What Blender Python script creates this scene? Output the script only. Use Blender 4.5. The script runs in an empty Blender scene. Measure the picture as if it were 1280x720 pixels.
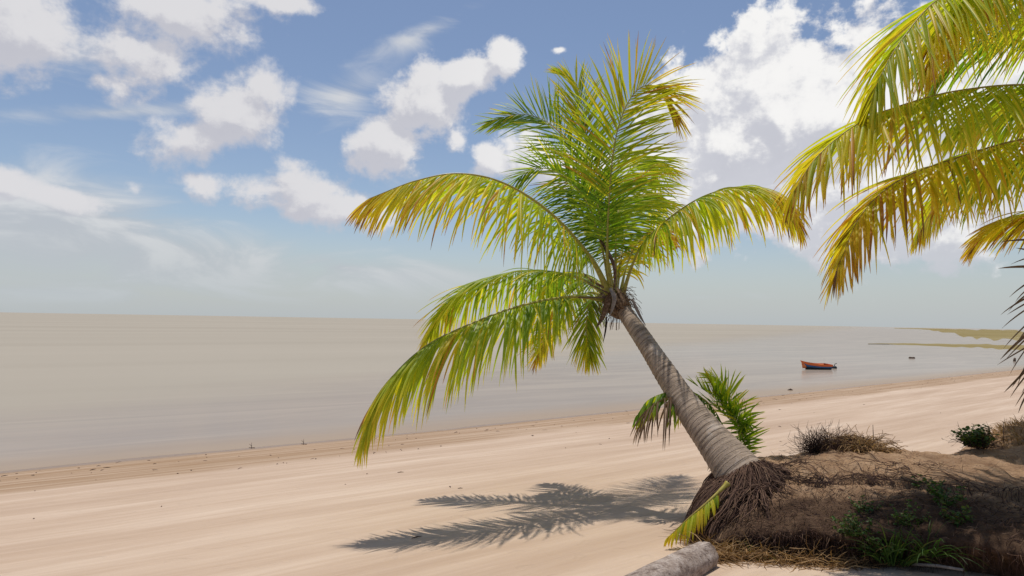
import bpy, math, random
from mathutils import Vector, Matrix, noise
R = math.radians
sc = bpy.context.scene
col = sc.collection
rnd = random.Random(7)

# ------------------------------------------------------------------ camera
CAM = Vector((0, 0, 3.4)); FPX = 853.3
PITCH = R(2.74); ROLL = R(0.95)
_F = Vector((0, math.cos(PITCH), math.sin(PITCH)))
_R0 = Vector((1, 0, 0)); _U0 = _R0.cross(_F)
_Rt = _R0 * math.cos(ROLL) + _U0 * math.sin(ROLL)
_Up = _U0 * math.cos(ROLL) - _R0 * math.sin(ROLL)
def ray(px, py):
    return (_F + _Rt * ((px - 640) / FPX) + _Up * ((360 - py) / FPX)).normalized()
def at(px, py, Y):
    d = ray(px, py); return CAM + d * (Y / d.y)
cam_d = bpy.data.cameras.new('camera'); cam_d.sensor_width = 36; cam_d.lens = 24
cam_d.clip_start = 0.05; cam_d.clip_end = 60000
cam = bpy.data.objects.new('camera', cam_d); col.objects.link(cam)
m = Matrix((( _Rt.x, _Up.x, -_F.x, CAM.x), (_Rt.y, _Up.y, -_F.y, CAM.y), (_Rt.z, _Up.z, -_F.z, CAM.z), (0, 0, 0, 1)))
cam.matrix_world = m
sc.camera = cam

# ------------------------------------------------------------------ helpers
class MB:
    """collects vertices/faces; a = age/colour value, s = length value per vertex"""
    def __init__(s): s.v = []; s.f = []; s.a = []; s.s = []; s.m = []
    def vert(s, p, a=0.0, l=0.0):
        s.v.append((p[0], p[1], p[2])); s.a.append(a); s.s.append(l); return len(s.v) - 1
    def face(s, *i, mat=0): s.f.append(i); s.m.append(mat)
    def tube(s, pts, rad, n=5, a=0.0, cap=True, av=None, mat=0, flat=1.0):
        rings = []; prev = None; L = 0
        for k, p in enumerate(pts):
            p = Vector(p)
            t = (Vector(pts[min(k + 1, len(pts) - 1)]) - Vector(pts[max(k - 1, 0)])).normalized()
            if prev is None:
                x = t.orthogonal().normalized()
            else:
                x = (prev - t * prev.dot(t))
                x = x.normalized() if x.length > 1e-6 else t.orthogonal().normalized()
            prev = x; y = t.cross(x)
            if k: L += (p - Vector(pts[k - 1])).length
            r = rad[k] if isinstance(rad, (list, tuple)) else rad
            aa = av[k] if av else a
            rings.append([s.vert(p + (x * math.cos(2 * math.pi * j / n) + y * math.sin(2 * math.pi * j / n) * flat) * r, aa, L) for j in range(n)])
        for k in range(len(rings) - 1):
            for j in range(n):
                s.face(rings[k][j], rings[k][(j + 1) % n], rings[k + 1][(j + 1) % n], rings[k + 1][j], mat=mat)
        if cap:
            s.face(*reversed(rings[0]), mat=mat); s.face(*rings[-1], mat=mat)
    def ribbon(s, pts, wdirs, wid, a0=0.0, fold=0.25, av=None):
        """a V-folded blade along pts"""
        prev = None; n = len(pts)
        for k, p in enumerate(pts):
            t = (pts[min(k + 1, n - 1)] - pts[max(k - 1, 0)]).normalized()
            w = wdirs[k]; w = (w - t * w.dot(t))
            w = w.normalized() if w.length > 1e-5 else t.orthogonal().normalized()
            nn = t.cross(w)
            aa = av[k] if av else a0
            h = wid[k]
            cur = (s.vert(p - w * h + nn * h * fold, aa, k / (n - 1)), s.vert(p - nn * h * fold, aa, k / (n - 1)), s.vert(p + w * h + nn * h * fold, aa, k / (n - 1)))
            if prev:
                s.face(prev[0], prev[1], cur[1], cur[0]); s.face(prev[1], prev[2], cur[2], cur[1])
            prev = cur
    def build(s, name, mats, parent=None, smooth=True):
        me = bpy.data.meshes.new(name); me.from_pydata(s.v, [], s.f)
        for k, arr in (('age', s.a), ('len', s.s)):
            at_ = me.attributes.new(k, 'FLOAT', 'POINT'); at_.data.foreach_set('value', arr)
        if not isinstance(mats, (list, tuple)): mats = [mats]
        for mt in mats: me.materials.append(mt)
        me.polygons.foreach_set('material_index', s.m)
        me.polygons.foreach_set('use_smooth', [smooth] * len(s.f))
        me.update()
        o = bpy.data.objects.new(name, me); col.objects.link(o)
        if parent:
            o.parent = parent
            o.matrix_parent_inverse = parent_inv(parent)
        return o
def parent_inv(p):
    mw = Matrix.Translation(p.location)
    if p.parent: mw = parent_world(p)
    return mw.inverted()
def parent_world(p):
    # meshes are all built in world coordinates, only the root empties carry a location
    if p.type == 'MESH' and p.parent: return Matrix.Identity(4)
    return Matrix.Translation(p.location)
def tag(o, label=None, cat=None, group=None, kind=None):
    if label: o['label'] = label
    if cat: o['category'] = cat
    if group: o['group'] = group
    if kind: o['kind'] = kind
    return o
def empty(name, loc):
    e = bpy.data.objects.new(name, None); e.location = loc; e.empty_display_size = .2; col.objects.link(e); return e
def lerp(a, b, t): return a + (b - a) * t
def table(tb, x):
    if x <= tb[0][0]: return tb[0][1]
    for (x0, y0), (x1, y1) in zip(tb, tb[1:]):
        if x <= x1: return lerp(y0, y1, (x - x0) / (x1 - x0))
    return tb[-1][1]
def spline(pts, n):
    P = [Vector(p) for p in pts]; P = [P[0] * 2 - P[1]] + P + [P[-1] * 2 - P[-2]]
    dense = []
    for i in range(1, len(P) - 2):
        for k in range(16):
            t = k / 16; a, b, c, d = P[i - 1], P[i], P[i + 1], P[i + 2]
            dense.append(.5 * ((2 * b) + (c - a) * t + (2 * a - 5 * b + 4 * c - d) * t * t + (3 * b - a - 3 * c + d) * t ** 3))
    dense.append(P[-2].copy())
    L = [0]
    for i in range(1, len(dense)): L.append(L[-1] + (dense[i] - dense[i - 1]).length)
    out = []; j = 0
    for k in range(n):
        q = L[-1] * k / (n - 1)
        while j < len(L) - 2 and L[j + 1] < q: j += 1
        out.append(dense[j].lerp(dense[j + 1], (q - L[j]) / max(1e-9, L[j + 1] - L[j])))
    return out, L[-1]
def smooth(a, b, x):
    t = max(0, min(1, (x - a) / (b - a))); return t * t * (3 - 2 * t)
def fbm(p, o=4): return noise.fractal(Vector(p), 1.0, 2.0, o)   # about -1..1

# ------------------------------------------------------------------ materials
class NT:
    def __init__(s, name, tree=None):
        if tree is None:
            s.mat = bpy.data.materials.new(name); s.mat.use_nodes = True; s.t = s.mat.node_tree
            s.t.nodes.clear()
            s.out = s.t.nodes.new('ShaderNodeOutputMaterial')
        else: s.t = tree
    def n(s, ty, **kw):
        nd = s.t.nodes.new(ty)
        for k, v in kw.items():
            if k.startswith('in_'):
                key = k[3:]; key = int(key) if key.isdigit() else key.replace('_', ' ')
                s.set(nd.inputs[key], v)
            else: setattr(nd, k, v)
        return nd
    def set(s, inp, v):
        if isinstance(v, bpy.types.NodeSocket): s.t.links.new(v, inp)
        elif isinstance(v, bpy.types.Node): s.t.links.new(v.outputs[0], inp)
        else: inp.default_value = v
    def math(s, op, a, b=None, c=None, clamp=False):
        nd = s.t.nodes.new('ShaderNodeMath'); nd.operation = op; nd.use_clamp = clamp
        s.set(nd.inputs[0], a)
        if b is not None: s.set(nd.inputs[1], b)
        if c is not None: s.set(nd.inputs[2], c)
        return nd.outputs[0]
    def mix(s, f, a, b, blend='MIX'):
        nd = s.t.nodes.new('ShaderNodeMix'); nd.data_type = 'RGBA'; nd.blend_type = blend
        s.set(nd.inputs[0], f); s.set(nd.inputs[6], a); s.set(nd.inputs[7], b); return nd.outputs[2]
    def noise(s, vec, scale, detail=5, rough=.55, dist=0, out=0, dim='3D'):
        nd = s.t.nodes.new('ShaderNodeTexNoise'); nd.noise_dimensions = dim
        if vec is not None: s.set(nd.inputs['Vector'], vec)
        nd.inputs['Scale'].default_value = scale; nd.inputs['Detail'].default_value = detail
        nd.inputs['Roughness'].default_value = rough; nd.inputs['Distortion'].default_value = dist
        return nd.outputs[out]
    def ramp(s, f, stops, interp='LINEAR'):
        nd = s.t.nodes.new('ShaderNodeValToRGB'); s.set(nd.inputs[0], f); cr = nd.color_ramp; cr.interpolation = interp
        while len(cr.elements) < len(stops): cr.elements.new(.5)
        for e, (p, c) in zip(cr.elements, stops):
            e.position = p; e.color = (*c, 1) if len(c) == 3 else c
        return nd.outputs[0]
    def mr(s, x, a, b, c=0., d=1., sm=True):
        nd = s.t.nodes.new('ShaderNodeMapRange'); nd.interpolation_type = 'SMOOTHSTEP' if sm else 'LINEAR'
        for i, v in enumerate((x, a, b, c, d)): s.set(nd.inputs[i], v)
        return nd.outputs[0]
    def vscale(s, vec, sx, sy, sz, rotz=0, loc=(0, 0, 0)):
        nd = s.t.nodes.new('ShaderNodeMapping'); s.set(nd.inputs[0], vec)
        nd.inputs['Rotation'].default_value = (0, 0, rotz); nd.inputs['Scale'].default_value = (sx, sy, sz); nd.inputs['Location'].default_value = loc
        return nd.outputs[0]
    def bump(s, h, strength=.5, dist=.02, normal=None):
        nd = s.t.nodes.new('ShaderNodeBump'); s.set(nd.inputs['Height'], h); nd.inputs['Strength'].default_value = strength
        nd.inputs['Distance'].default_value = dist
        if normal is not None: s.set(nd.inputs['Normal'], normal)
        return nd.outputs[0]
    def attr(s, name): 
        nd = s.t.nodes.new('ShaderNodeAttribute'); nd.attribute_name = name; return nd.outputs['Fac']
    def pos(s): return s.t.nodes.new('ShaderNodeNewGeometry').outputs['Position']
    def pbsdf(s, base, rough=.8, normal=None, spec=.3, **kw):
        p = s.n('ShaderNodeBsdfPrincipled'); s.set(p.inputs['Base Color'], base if not isinstance(base, tuple) else (*base, 1)[:4])
        s.set(p.inputs['Roughness'], rough); s.set(p.inputs['Specular IOR Level'], spec)
        if normal is not None: s.set(p.inputs['Normal'], normal)
        for k, v in kw.items(): s.set(p.inputs[k.replace('_', ' ')], v)
        return p
    def done(s, sh):
        s.t.links.new(sh.outputs[0] if isinstance(sh, bpy.types.Node) else sh, s.out.inputs[0]); return s.mat

def leaf_mat(name, stops, trans=.45, tgain=1.5, rough=.5):
    q = NT(name); age = q.attr('age')
    c = q.ramp(age, stops)
    nz = q.noise(q.pos(), 60, 3)
    c = q.mix(q.mr(nz, .3, .7, 0, .25), c, q.mix(.5, c, (.02, .03, .0, 1)))
    p = q.pbsdf(c, rough, spec=.4)
    tr = q.n('ShaderNodeBsdfTranslucent')
    q.set(tr.inputs[0], q.mix(1., c, (tgain, tgain, tgain * .5, 1), 'MULTIPLY'))
    mx = q.n('ShaderNodeMixShader'); mx.inputs[0].default_value = trans
    q.t.links.new(p.outputs[0], mx.inputs[1]); q.t.links.new(tr.outputs[0], mx.inputs[2])
    return q.done(mx)
# age: 0 deep green ... .5 yellow green ... .75 yellow ... 1 brown
M_leaf = leaf_mat('palm_leaflet', [(0, (.05, .12, .012)), (.2, (.15, .26, .015)), (.42, (.35, .42, .022)), (.68, (.62, .51, .04)), (.9, (.42, .20, .04)), (1, (.16, .09, .05))], .5, 2.1)
M_grass = leaf_mat('green_blade', [(0, (.02, .06, .01)), (.5, (.07, .14, .02)), (.8, (.2, .2, .05)), (1, (.3, .2, .08))], .35, 1.3, .5)
M_dead = leaf_mat('dead_leaflet', [(0, (.10, .06, .04)), (.5, (.20, .12, .07)), (1, (.32, .2, .12))], .25, 1., .7)
M_straw = leaf_mat('dry_straw', [(0, (.12, .06, .025)), (.5, (.32, .18, .075)), (1, (.52, .33, .15))], .25, 1.1, .7)

q = NT('palm_midrib'); age = q.attr('age'); P_ = q.pos()
c = q.ramp(age, [(0, (.16, .2, .03)), (.5, (.38, .33, .05)), (1, (.30, .17, .05))])
c = q.mix(q.mr(q.noise(P_, 25, 4), .45, .7, 0, .5), c, (.14, .10, .03, 1))
M_rib = q.done(q.pbsdf(c, .4, q.bump(q.noise(P_, 120, 3), .3, .004), spec=.45))

q = NT('palm_bark'); L_ = q.attr('len'); P_ = q.pos()
wob = q.math('MULTIPLY_ADD', q.noise(P_, 3, 3), .05, L_)
cmb = q.n('ShaderNodeCombineXYZ'); q.set(cmb.inputs[2], wob)
rings = q.noise(q.vscale(cmb.outputs[0], 1, 1, 26), 1, 2, .5)
fine = q.noise(q.vscale(cmb.outputs[0], 1, 1, 190), 1, 2, .6)
blot = q.noise(P_, 7, 6, .6)
grain = q.noise(P_, 70, 5, .7)
c = q.ramp(q.math('ADD', q.math('MULTIPLY', rings, .6), q.math('MULTIPLY', blot, .4)),
           [(.33, (.11, .08, .06)), (.44, (.32, .25, .19)), (.56, (.47, .37, .285)), (.7, (.62, .49, .38))])
c = q.mix(q.mr(grain, .35, .65, .0, .5), c, q.mix(1., c, (.55, .5, .46, 1), 'MULTIPLY'))
sw = q.math('FRACT', q.math('MULTIPLY_ADD', q.noise(P_, 4, 3), .8, q.math('MULTIPLY', L_, 17.)))
ring = q.mr(q.math('ABSOLUTE', q.math('SUBTRACT', sw, .5)), .0, .10, 1, 0)
ring = q.math('MULTIPLY', ring, q.mr(q.noise(P_, 14, 4, .7), .35, .6))
c = q.mix(q.math('MULTIPLY', ring, .75), c, (.10, .07, .055, 1))
c = q.mix(q.mr(fine, .5, .62, 0, .3), c, (.09, .065, .05, 1))
c = q.mix(q.mr(q.noise(P_, 3, 5, .7), .55, .7, 0, .4), c, (.62, .56, .5, 1))
hgt = q.math('SUBTRACT', q.math('ADD', q.math('MULTIPLY', fine, .6), q.math('MULTIPLY', grain, .6)), ring)
M_bark = q.done(q.pbsdf(c, .85, q.bump(hgt, .7, .012), spec=.15))

q = NT('leaf_sheath'); P_ = q.pos()
c = q.ramp(q.noise(P_, 30, 5, .7), [(.3, (.05, .03, .02)), (.5, (.16, .10, .06)), (.7, (.33, .25, .18))])
M_sheath = q.done(q.pbsdf(c, .85, q.bump(q.noise(P_, 150, 3), .6, .006), spec=.15))
q = NT('grey_husk'); P_ = q.pos()
c = q.ramp(q.noise(P_, 30, 5, .7), [(.3, (.17, .14, .12)), (.7, (.42, .37, .32))])
M_husk = q.done(q.pbsdf(c, .8, q.bump(q.noise(P_, 150, 3), .5, .005), spec=.2))

q = NT('root_fibre'); age = q.attr('age'); P_ = q.pos()
c = q.ramp(q.math('ADD', age, q.math('MULTIPLY_ADD', q.noise(P_, 12, 4), .5, -.25)), [(0, (.030, .017, .014)), (.45, (.085, .048, .036)), (.8, (.16, .095, .065)), (1, (.26, .17, .11))])
M_root = q.done(q.pbsdf(c, .85, spec=.15))

q = NT('weathered_log'); P_ = q.pos()
g = q.noise(q.vscale(P_, 1, 1, 1), 9, 7, .65); g2 = q.noise(P_, 50, 5, .7)
c = q.ramp(g, [(.3, (.16, .11, .085)), (.45, (.34, .27, .225)), (.62, (.50, .42, .365)), (.8, (.60, .53, .47))])
crk = q.noise(q.vscale(q.vscale(P_, 1, 1, 1, rotz=R(-32)), 1.4, 22, 22), 2, 5, .7, .6)
c = q.mix(q.mr(crk, .56, .64, 0, .75), c, (.07, .045, .035, 1))
c = q.mix(q.mr(g2, .35, .6, .45, 0), c, (.07, .045, .035, 1))
M_log = q.done(q.pbsdf(c, .85, q.bump(q.math('ADD', g, q.math('MULTIPLY', g2, .5)), .7, .02), spec=.15))

q = NT('brown_wood'); P_ = q.pos()
c = q.ramp(q.noise(P_, 30, 5, .7), [(.3, (.06, .04, .03)), (.7, (.2, .14, .1))])
M_wood = q.done(q.pbsdf(c, .85, spec=.15))

# shore line: a straight line bending a little seaward to the right
SO = Vector((-10.9, 14.5)); ST = Vector((.8211, .5708)); SN = Vector((-.5708, .8211))
def shore(x, y):
    v = Vector((x, y)) - SO; t = v.dot(ST); n = v.dot(SN)
    e = (t - 5) / 6.0
    sp = 6.0 * (math.log1p(math.exp(e)) if e < 30 else e)
    bend = .078 * min(sp, 400)
    return t, bend - n           # (along, distance inland)
def ground(x, y):
    t, d = shore(x, y)
    if d < 0:
        z = max(-1.6, d * .05)
    else:
        z = .094 * d if d < 16 else 1.504 + .094 * 6 * (1 - math.exp(-(d - 16) / 6))
    k = min(1, max(0, (d + 2) / 4)); near = 1 / (1 + abs(t) * .01)
    z += k * near * (.022 * fbm((t * .14, d * .55, 0), 3) + .010 * fbm((t * .5, d * 1.6, 4), 3))
    z += .05 * smooth(1.6, 3.0, d) * (.5 + .5 * fbm((t * .05, 2, 9), 2)) - .05 * smooth(3, 7, d) * .5
    return z

# sand
def shore_nodes(q):
    mp = q.n('ShaderNodeVectorMath', operation='SUBTRACT'); q.set(mp.inputs[0], q.pos()); mp.inputs[1].default_value = (SO.x, SO.y, 0)
    dt = q.n('ShaderNodeVectorMath', operation='DOT_PRODUCT'); q.set(dt.inputs[0], mp.outputs[0]); dt.inputs[1].default_value = (ST.x, ST.y, 0)
    dn = q.n('ShaderNodeVectorMath', operation='DOT_PRODUCT'); q.set(dn.inputs[0], mp.outputs[0]); dn.inputs[1].default_value = (SN.x, SN.y, 0)
    return dt.outputs['Value'], dn.outputs['Value']
q = NT('beach_sand'); P_ = q.pos(); t_ = q.attr('len'); d_ = q.attr('age')
cm = q.n('ShaderNodeCombineXYZ'); q.set(cm.inputs[0], t_); q.set(cm.inputs[1], d_); TD = cm.outputs[0]
big = q.noise(q.vscale(TD, .10, .9, 1), 1, 5, .6)
streak = q.noise(q.vscale(TD, .35, 4.5, 1), 1, 5, .65, .4)
streak2 = q.noise(q.vscale(TD, .8, 14, 1), 1, 4, .6, .6)
grainy = q.noise(P_, 260, 3, .7)
c = q.ramp(big, [(.32, (.46, .335, .24)), (.5, (.55, .415, .305)), (.66, (.64, .505, .385))])
c = q.mix(q.mr(streak, .38, .66, 0, .38), c, (.42, .29, .195, 1))
c = q.mix(q.mr(streak2, .55, .75, 0, .3), c, (.68, .53, .40, 1))
# tide band: browner, lined sand between the water and about 2.5 m up
dn_ = q.math('ADD', d_, q.math('MULTIPLY_ADD', q.noise(q.vscale(TD, .25, .6, 1), 1, 4), 1.6, -.8))
tide = q.mr(dn_, 3.6, 4.6, 1, 0)
lines = q.noise(q.vscale(TD, .12, 5.5, 1), 1, 4, .7, .5)
c = q.mix(q.math('MULTIPLY', tide, q.mr(lines, .38, .6, .3, .95)), c, (.31, .195, .105, 1))
wet = q.mr(q.math('ADD', d_, q.math('MULTIPLY_ADD', q.noise(q.vscale(TD, .8, .8, 1), 1, 3), .5, -.25)), .15, .75, 1, 0)
c = q.mix(wet, c, (.27, .19, .13, 1))
c = q.mix(q.mr(grainy, .3, .75, 0, .25), c, (.35, .23, .15, 1))
# specks of litter washed in
sp_ = q.noise(q.vscale(TD, 3, 9, 1), 1, 2, .5)
c = q.mix(q.math('MULTIPLY', q.mr(sp_, .72, .76, 0, .7), q.mr(d_, 6, 1.5, .0, 1)), c, (.14, .085, .055, 1))
rough = q.mix(wet, (.95, .95, .95, 1), (.35, .35, .35, 1))
h = q.math('ADD', q.math('MULTIPLY', streak, 1.2), q.math('MULTIPLY', streak2, .35))
h = q.math('ADD', h, q.math('MULTIPLY', q.math('MULTIPLY', lines, tide), 1.3))
foot = q.math('SUBTRACT', q.noise(q.vscale(TD, 2.2, 3, 1), 1, 3, .5), q.mr(q.noise(q.vscale(TD, 3, 4.2, 1, loc=(5, 3, 0)), 1, 1, .5), .62, .74, 0, 1.2))
h = q.math('ADD', h, q.math('MULTIPLY', foot, .5))
nrm = q.bump(h, .55, .035)
nrm = q.bump(q.math('ADD', grainy, q.noise(P_, 45, 4, .6)), .3, .006, nrm)
M_sand = q.done(q.pbsdf(c, rough, nrm, spec=.2))

# the earth bank
q = NT('bank_earth'); P_ = q.pos()
b1 = q.noise(P_, 1.6, 6, .65); b2 = q.noise(P_, 7, 6, .7); b3 = q.noise(P_, 90, 4, .7)
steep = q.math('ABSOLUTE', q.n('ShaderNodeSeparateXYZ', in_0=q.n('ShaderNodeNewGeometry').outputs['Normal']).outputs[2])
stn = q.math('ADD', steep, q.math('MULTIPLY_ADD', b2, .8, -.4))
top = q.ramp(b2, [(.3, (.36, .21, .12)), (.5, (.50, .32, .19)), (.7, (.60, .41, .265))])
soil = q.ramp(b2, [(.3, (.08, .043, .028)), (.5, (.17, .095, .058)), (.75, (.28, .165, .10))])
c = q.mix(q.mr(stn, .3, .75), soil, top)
c = q.mix(q.mr(b1, .32, .58, .5, 0), c, (.20, .12, .075, 1))
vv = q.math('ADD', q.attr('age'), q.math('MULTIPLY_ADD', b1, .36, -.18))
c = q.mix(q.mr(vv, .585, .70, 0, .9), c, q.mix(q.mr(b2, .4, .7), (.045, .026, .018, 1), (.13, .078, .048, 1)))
c = q.mix(q.mr(b3, .4, .7, 0, .3), c, (.14, .08, .05, 1))
fib = q.noise(q.vscale(P_, 3, 10, 14), 4, 6, .75, 1.5)
c = q.mix(q.mr(fib, .55, .68, 0, .55), c, (.07, .04, .03, 1))
h = q.math('ADD', q.math('ADD', b2, q.math('MULTIPLY', b3, .15)), q.math('MULTIPLY', fib, .6))
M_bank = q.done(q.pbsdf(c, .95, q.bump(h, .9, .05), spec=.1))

# water
q = NT('muddy_water'); P_ = q.pos(); t_, n_ = shore_nodes(q)
cm = q.n('ShaderNodeCombineXYZ'); q.set(cm.inputs[0], t_); q.set(cm.inputs[1], n_); TD = cm.outputs[0]
edge = q.math('SUBTRACT', n_, q.math('MULTIPLY_ADD', t_, .5, 6.))
wid = q.math('MULTIPLY_ADD', q.math('ABSOLUTE', t_), .10, 9.)
nn = q.math('MULTIPLY_ADD', q.noise(q.vscale(TD, .02, .12, 1), 1, 5, .6), 1.6, -.8)
plume = q.mr(q.math('ADD', q.math('DIVIDE', edge, wid), nn), -.4, 1.1)
lanes = q.noise(q.vscale(TD, .05, .32, 1), 1, 6, .65, 1.2)
tan = q.mix(q.mr(q.noise(q.vscale(TD, .004, .03, 1), 1, 4), .3, .7), (.355, .31, .245, 1), (.40, .35, .28, 1))
gry = q.mix(q.mr(lanes, .38, .66), (.31, .255, .205, 1), (.37, .305, .24, 1))
c = q.mix(plume, gry, tan)
shl = q.math('SUBTRACT', n_, q.math('MULTIPLY', q.math('MAXIMUM', q.math('SUBTRACT', t_, 4.), 0.), .076))
shl = q.math('ADD', shl, q.math('MULTIPLY_ADD', q.noise(q.vscale(TD, .3, .8, 1), 1, 4), 1.4, -.7))
shal = q.mr(shl, .1, 3.2, 1, 0)
c = q.mix(q.math('MULTIPLY', shal, .8), c, (.36, .27, .19, 1))
rip = q.noise(q.vscale(TD, 1.1, 4.5, 1), 1, 4, .6, .2)
rip2 = q.noise(q.vscale(TD, .25, 1.2, 1), 1, 4, .6)
h = q.math('ADD', q.math('MULTIPLY', rip, .5), rip2)
nrm = q.bump(h, .35, .05)
body = q.n('ShaderNodeBsdfDiffuse'); q.set(body.inputs[0], c)
gl = q.n('ShaderNodeBsdfGlossy'); gl.inputs['Roughness'].default_value = .12
q.set(gl.inputs['Normal'], nrm); gl.inputs[0].default_value = (1, 1, 1, 1)
lw = q.n('ShaderNodeFresnel'); lw.inputs[0].default_value = 1.33; q.set(lw.inputs['Normal'], nrm)
fac = q.math('MULTIPLY', lw.outputs[0], q.mr(plume, 0, 1, .75, .22))
fac = q.math('MINIMUM', fac, q.math('MULTIPLY', q.mr(plume, 0, 1, q.mr(t_, 12, 75, .17, .42), .10), q.math('MULTIPLY_ADD', shal, -.5, 1.)))
mx = q.n('ShaderNodeMixShader'); q.set(mx.inputs[0], fac)
q.t.links.new(body.outputs[0], mx.inputs[1]); q.t.links.new(gl.outputs[0], mx.inputs[2])
M_water = q.done(mx)

q = NT('olive_mud'); P_ = q.pos()
nz = q.noise(q.vscale(P_, .02, .02, 1), 1, 6, .6)
c = q.ramp(nz, [(.3, (.20, .15, .05)), (.55, (.27, .21, .085)), (.8, (.34, .28, .16))])
M_mud = q.done(q.pbsdf(c, .9, spec=.1))

# ------------------------------------------------------------------ ground sheet, water, mud flats
def axis(vals):
    return vals
def frange(a, b, s):
    o = []; x = a
    while x < b - 1e-6: o.append(x); x += s
    return o
ts = [-20000, -6000, -2000, -800, -300, -120, -60, -35] + frange(-25, 40, .35) + frange(40, 110, 1.2) + [130, 160, 200, 260, 360, 500, 800, 1500, 3000, 8000, 20000]
ds = [-20000, -3000, -300, -60, -20, -10, -6, -4, -3] + frange(-2, 24, .16) + frange(24, 34, .8) + [40, 55, 80, 140, 300, 800, 3000, 20000]
g = MB()
def td2xy(t, d):
    e = (t - 5) / 6.0
    sp = 6.0 * (math.log1p(math.exp(e)) if e < 30 else e)
    n = .078 * min(sp, 400) - d
    v = SO + ST * t + SN * n; return v.x, v.y
for t in ts:
    for d in ds:
        x, y = td2xy(t, d); g.vert((x, y, ground(x, y)), d, t)
nd_ = len(ds)
for i in range(len(ts) - 1):
    for j in range(nd_ - 1):
        g.face(i * nd_ + j, i * nd_ + j + 1, (i + 1) * nd_ + j + 1, (i + 1) * nd_ + j)
o = g.build('ground', M_sand); tag(o, 'pale pinkish sand beach sloping down to the muddy water', kind='structure')

w = MB()
wx = [-25000, -9000, -3000, -1200, -500, -200, -80, -40, -20, 0, 20, 40, 80, 200, 500, 1200, 3000, 9000, 25000]
for x in wx:
    for y in wx: w.vert((x, y, 0))
for i in range(18):
    for j in range(18): w.face(i * 19 + j, (i + 1) * 19 + j, (i + 1) * 19 + j + 1, i * 19 + j + 1)
tag(w.build('water', M_water), 'calm brown silty sea reaching the horizon', kind='structure')

def mudflat(pxs, name='mudflat'):
    """pxs: rows of (px, y_far, y_near) giving a long low bank of mud"""
    b = MB(); rows = []
    n = 90
    for k in range(n):
        x = lerp(pxs[0][0], pxs[-1][0], k / (n - 1))
        yf = table([(p[0], p[1]) for p in pxs], x); yn = table([(p[0], p[2]) for p in pxs], x)
        th = yn - yf
        yf += th * .25 * noise.noise(Vector((x * .08, 3, yf))) ; yn += th * .5 * noise.noise(Vector((x * .06, 8, yn)))
        def gp(px, py, z):
            d = ray(px, py); k_ = min(3500, (z - CAM.z) / min(d.z, -.0009)); p = CAM + d * k_; return Vector((p.x, p.y, z))
        row = [gp(x, yf, -.02), gp(x, lerp(yf, yn, .15), .06), gp(x, lerp(yf, yn, .7), .05), gp(x, yn, -.02)]
        rows.append([b.vert(p) for p in row])
    for r0, r1 in zip(rows, rows[1:]):
        for j in range(3): b.face(r0[j], r1[j], r1[j + 1], r0[j + 1])
    return b.build(name, M_mud)
tag(mudflat([(1118, 410.0, 410.6), (1160, 410.4, 412.2), (1185, 410.9, 417), (1215, 411.4, 422), (1260, 412.2, 425.6), (1420, 415.2, 431), (1600, 419, 436)]), 'broad olive mud flat far out along the horizon', kind='structure')
tag(mudflat([(1085, 429.4, 430.2), (1130, 429, 431.0), (1180, 429.8, 433.5), (1260, 430.5, 437), (1400, 434, 441)]), 'thin olive streak of mud in the shallows in front of the broad flat', kind='structure')

# ------------------------------------------------------------------ the earth bank (a long ridge with an undercut front)
XL = 2.62; XR = 12.0
def bank_profile(x):
    """list of (y, z) from the far foot over the top to the near foot"""
    e = 1.0
    if x < XL: e = math.sqrt(max(0, 1 - ((XL - x) / .78) ** 2))
    zt = 1.93 + .07 * smooth(2.6, 3.6, x) + .10 * smooth(5.2, 7.0, x) + .03 * math.sin(x * 2.1)
    yb = 7.45 + .25 * smooth(3, 5, x) + .6 * smooth(4.6, 7.5, x)
    yf = 5.86 - .25 * smooth(2.3, 3.0, x) - 1.05 * smooth(2.9, 4.4, x) - .3 * smooth(5, 8, x)
    pr = [(yb + 1.6, None, 0), (yb + .9, None, .12), (yb + .42, .82, 0), (yb, 1.0, 0), (yb - .45, .985, 0), (lerp(yb, yf, .5), .90, 0), (yf + .42, .74, 0), (yf + .06, .60, 0), (yf - .02, .42, 0), (yf + .10, .2, 0), (yf + .13, None, -.06), (yf - .35, None, -.12)]
    yc = 6.75 - .42 * (1 - e); out = []
    for y, k, off in pr:
        y2 = yc + (y - yc) * (0.06 + .94 * (e if y < yc else e ** 2.4)) if e < 1 else y
        g_ = ground(x, y2)
        if k is None: z = g_ + off * (e if off > 0 else 1)
        else: z = g_ + (zt - g_) * k * (e ** 1.1)
        out.append((y2, z))
    return out
_cache = {}
def bank_pt(x, v, amp=1.0):
    key = round(x, 3)
    if key not in _cache:
        pr = bank_profile(x)
        _cache[key] = spline([(x, y, z) for y, z in pr], 120)[0]
    pts = _cache[key]; f = max(0, min(1, v)) * (len(pts) - 1); i = min(int(f), len(pts) - 2)
    p = pts[i].lerp(pts[i + 1], f - i)
    t = (pts[i + 1] - pts[i]).normalized(); nrm = Vector((1, 0, 0)).cross(t)
    if nrm.z < 0 and v < .6: nrm = -nrm
    win = smooth(1.84, 2.4, x) * smooth(0, .25, v) * (1 - smooth(.9, 1, v))
    dsp = (.075 * fbm(p * 1.5, 3) + .034 * fbm(p * 4.5, 4) + .020 * abs(fbm(p * 13, 4)) + .008 * fbm(p * 40, 2)) * win * amp
    return p + nrm * dsp, nrm
b = MB(); NU = 330; NV = 150; xs = [1.845 + (XR - 1.845) * (i / NU) ** 1.5 for i in range(NU + 1)]
for x in xs:
    for j in range(NV + 1):
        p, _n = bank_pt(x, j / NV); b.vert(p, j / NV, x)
for i in range(NU):
    for j in range(NV):
        a0 = i * (NV + 1) + j; b.face(a0, a0 + 1, a0 + NV + 2, a0 + NV + 1)
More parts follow.
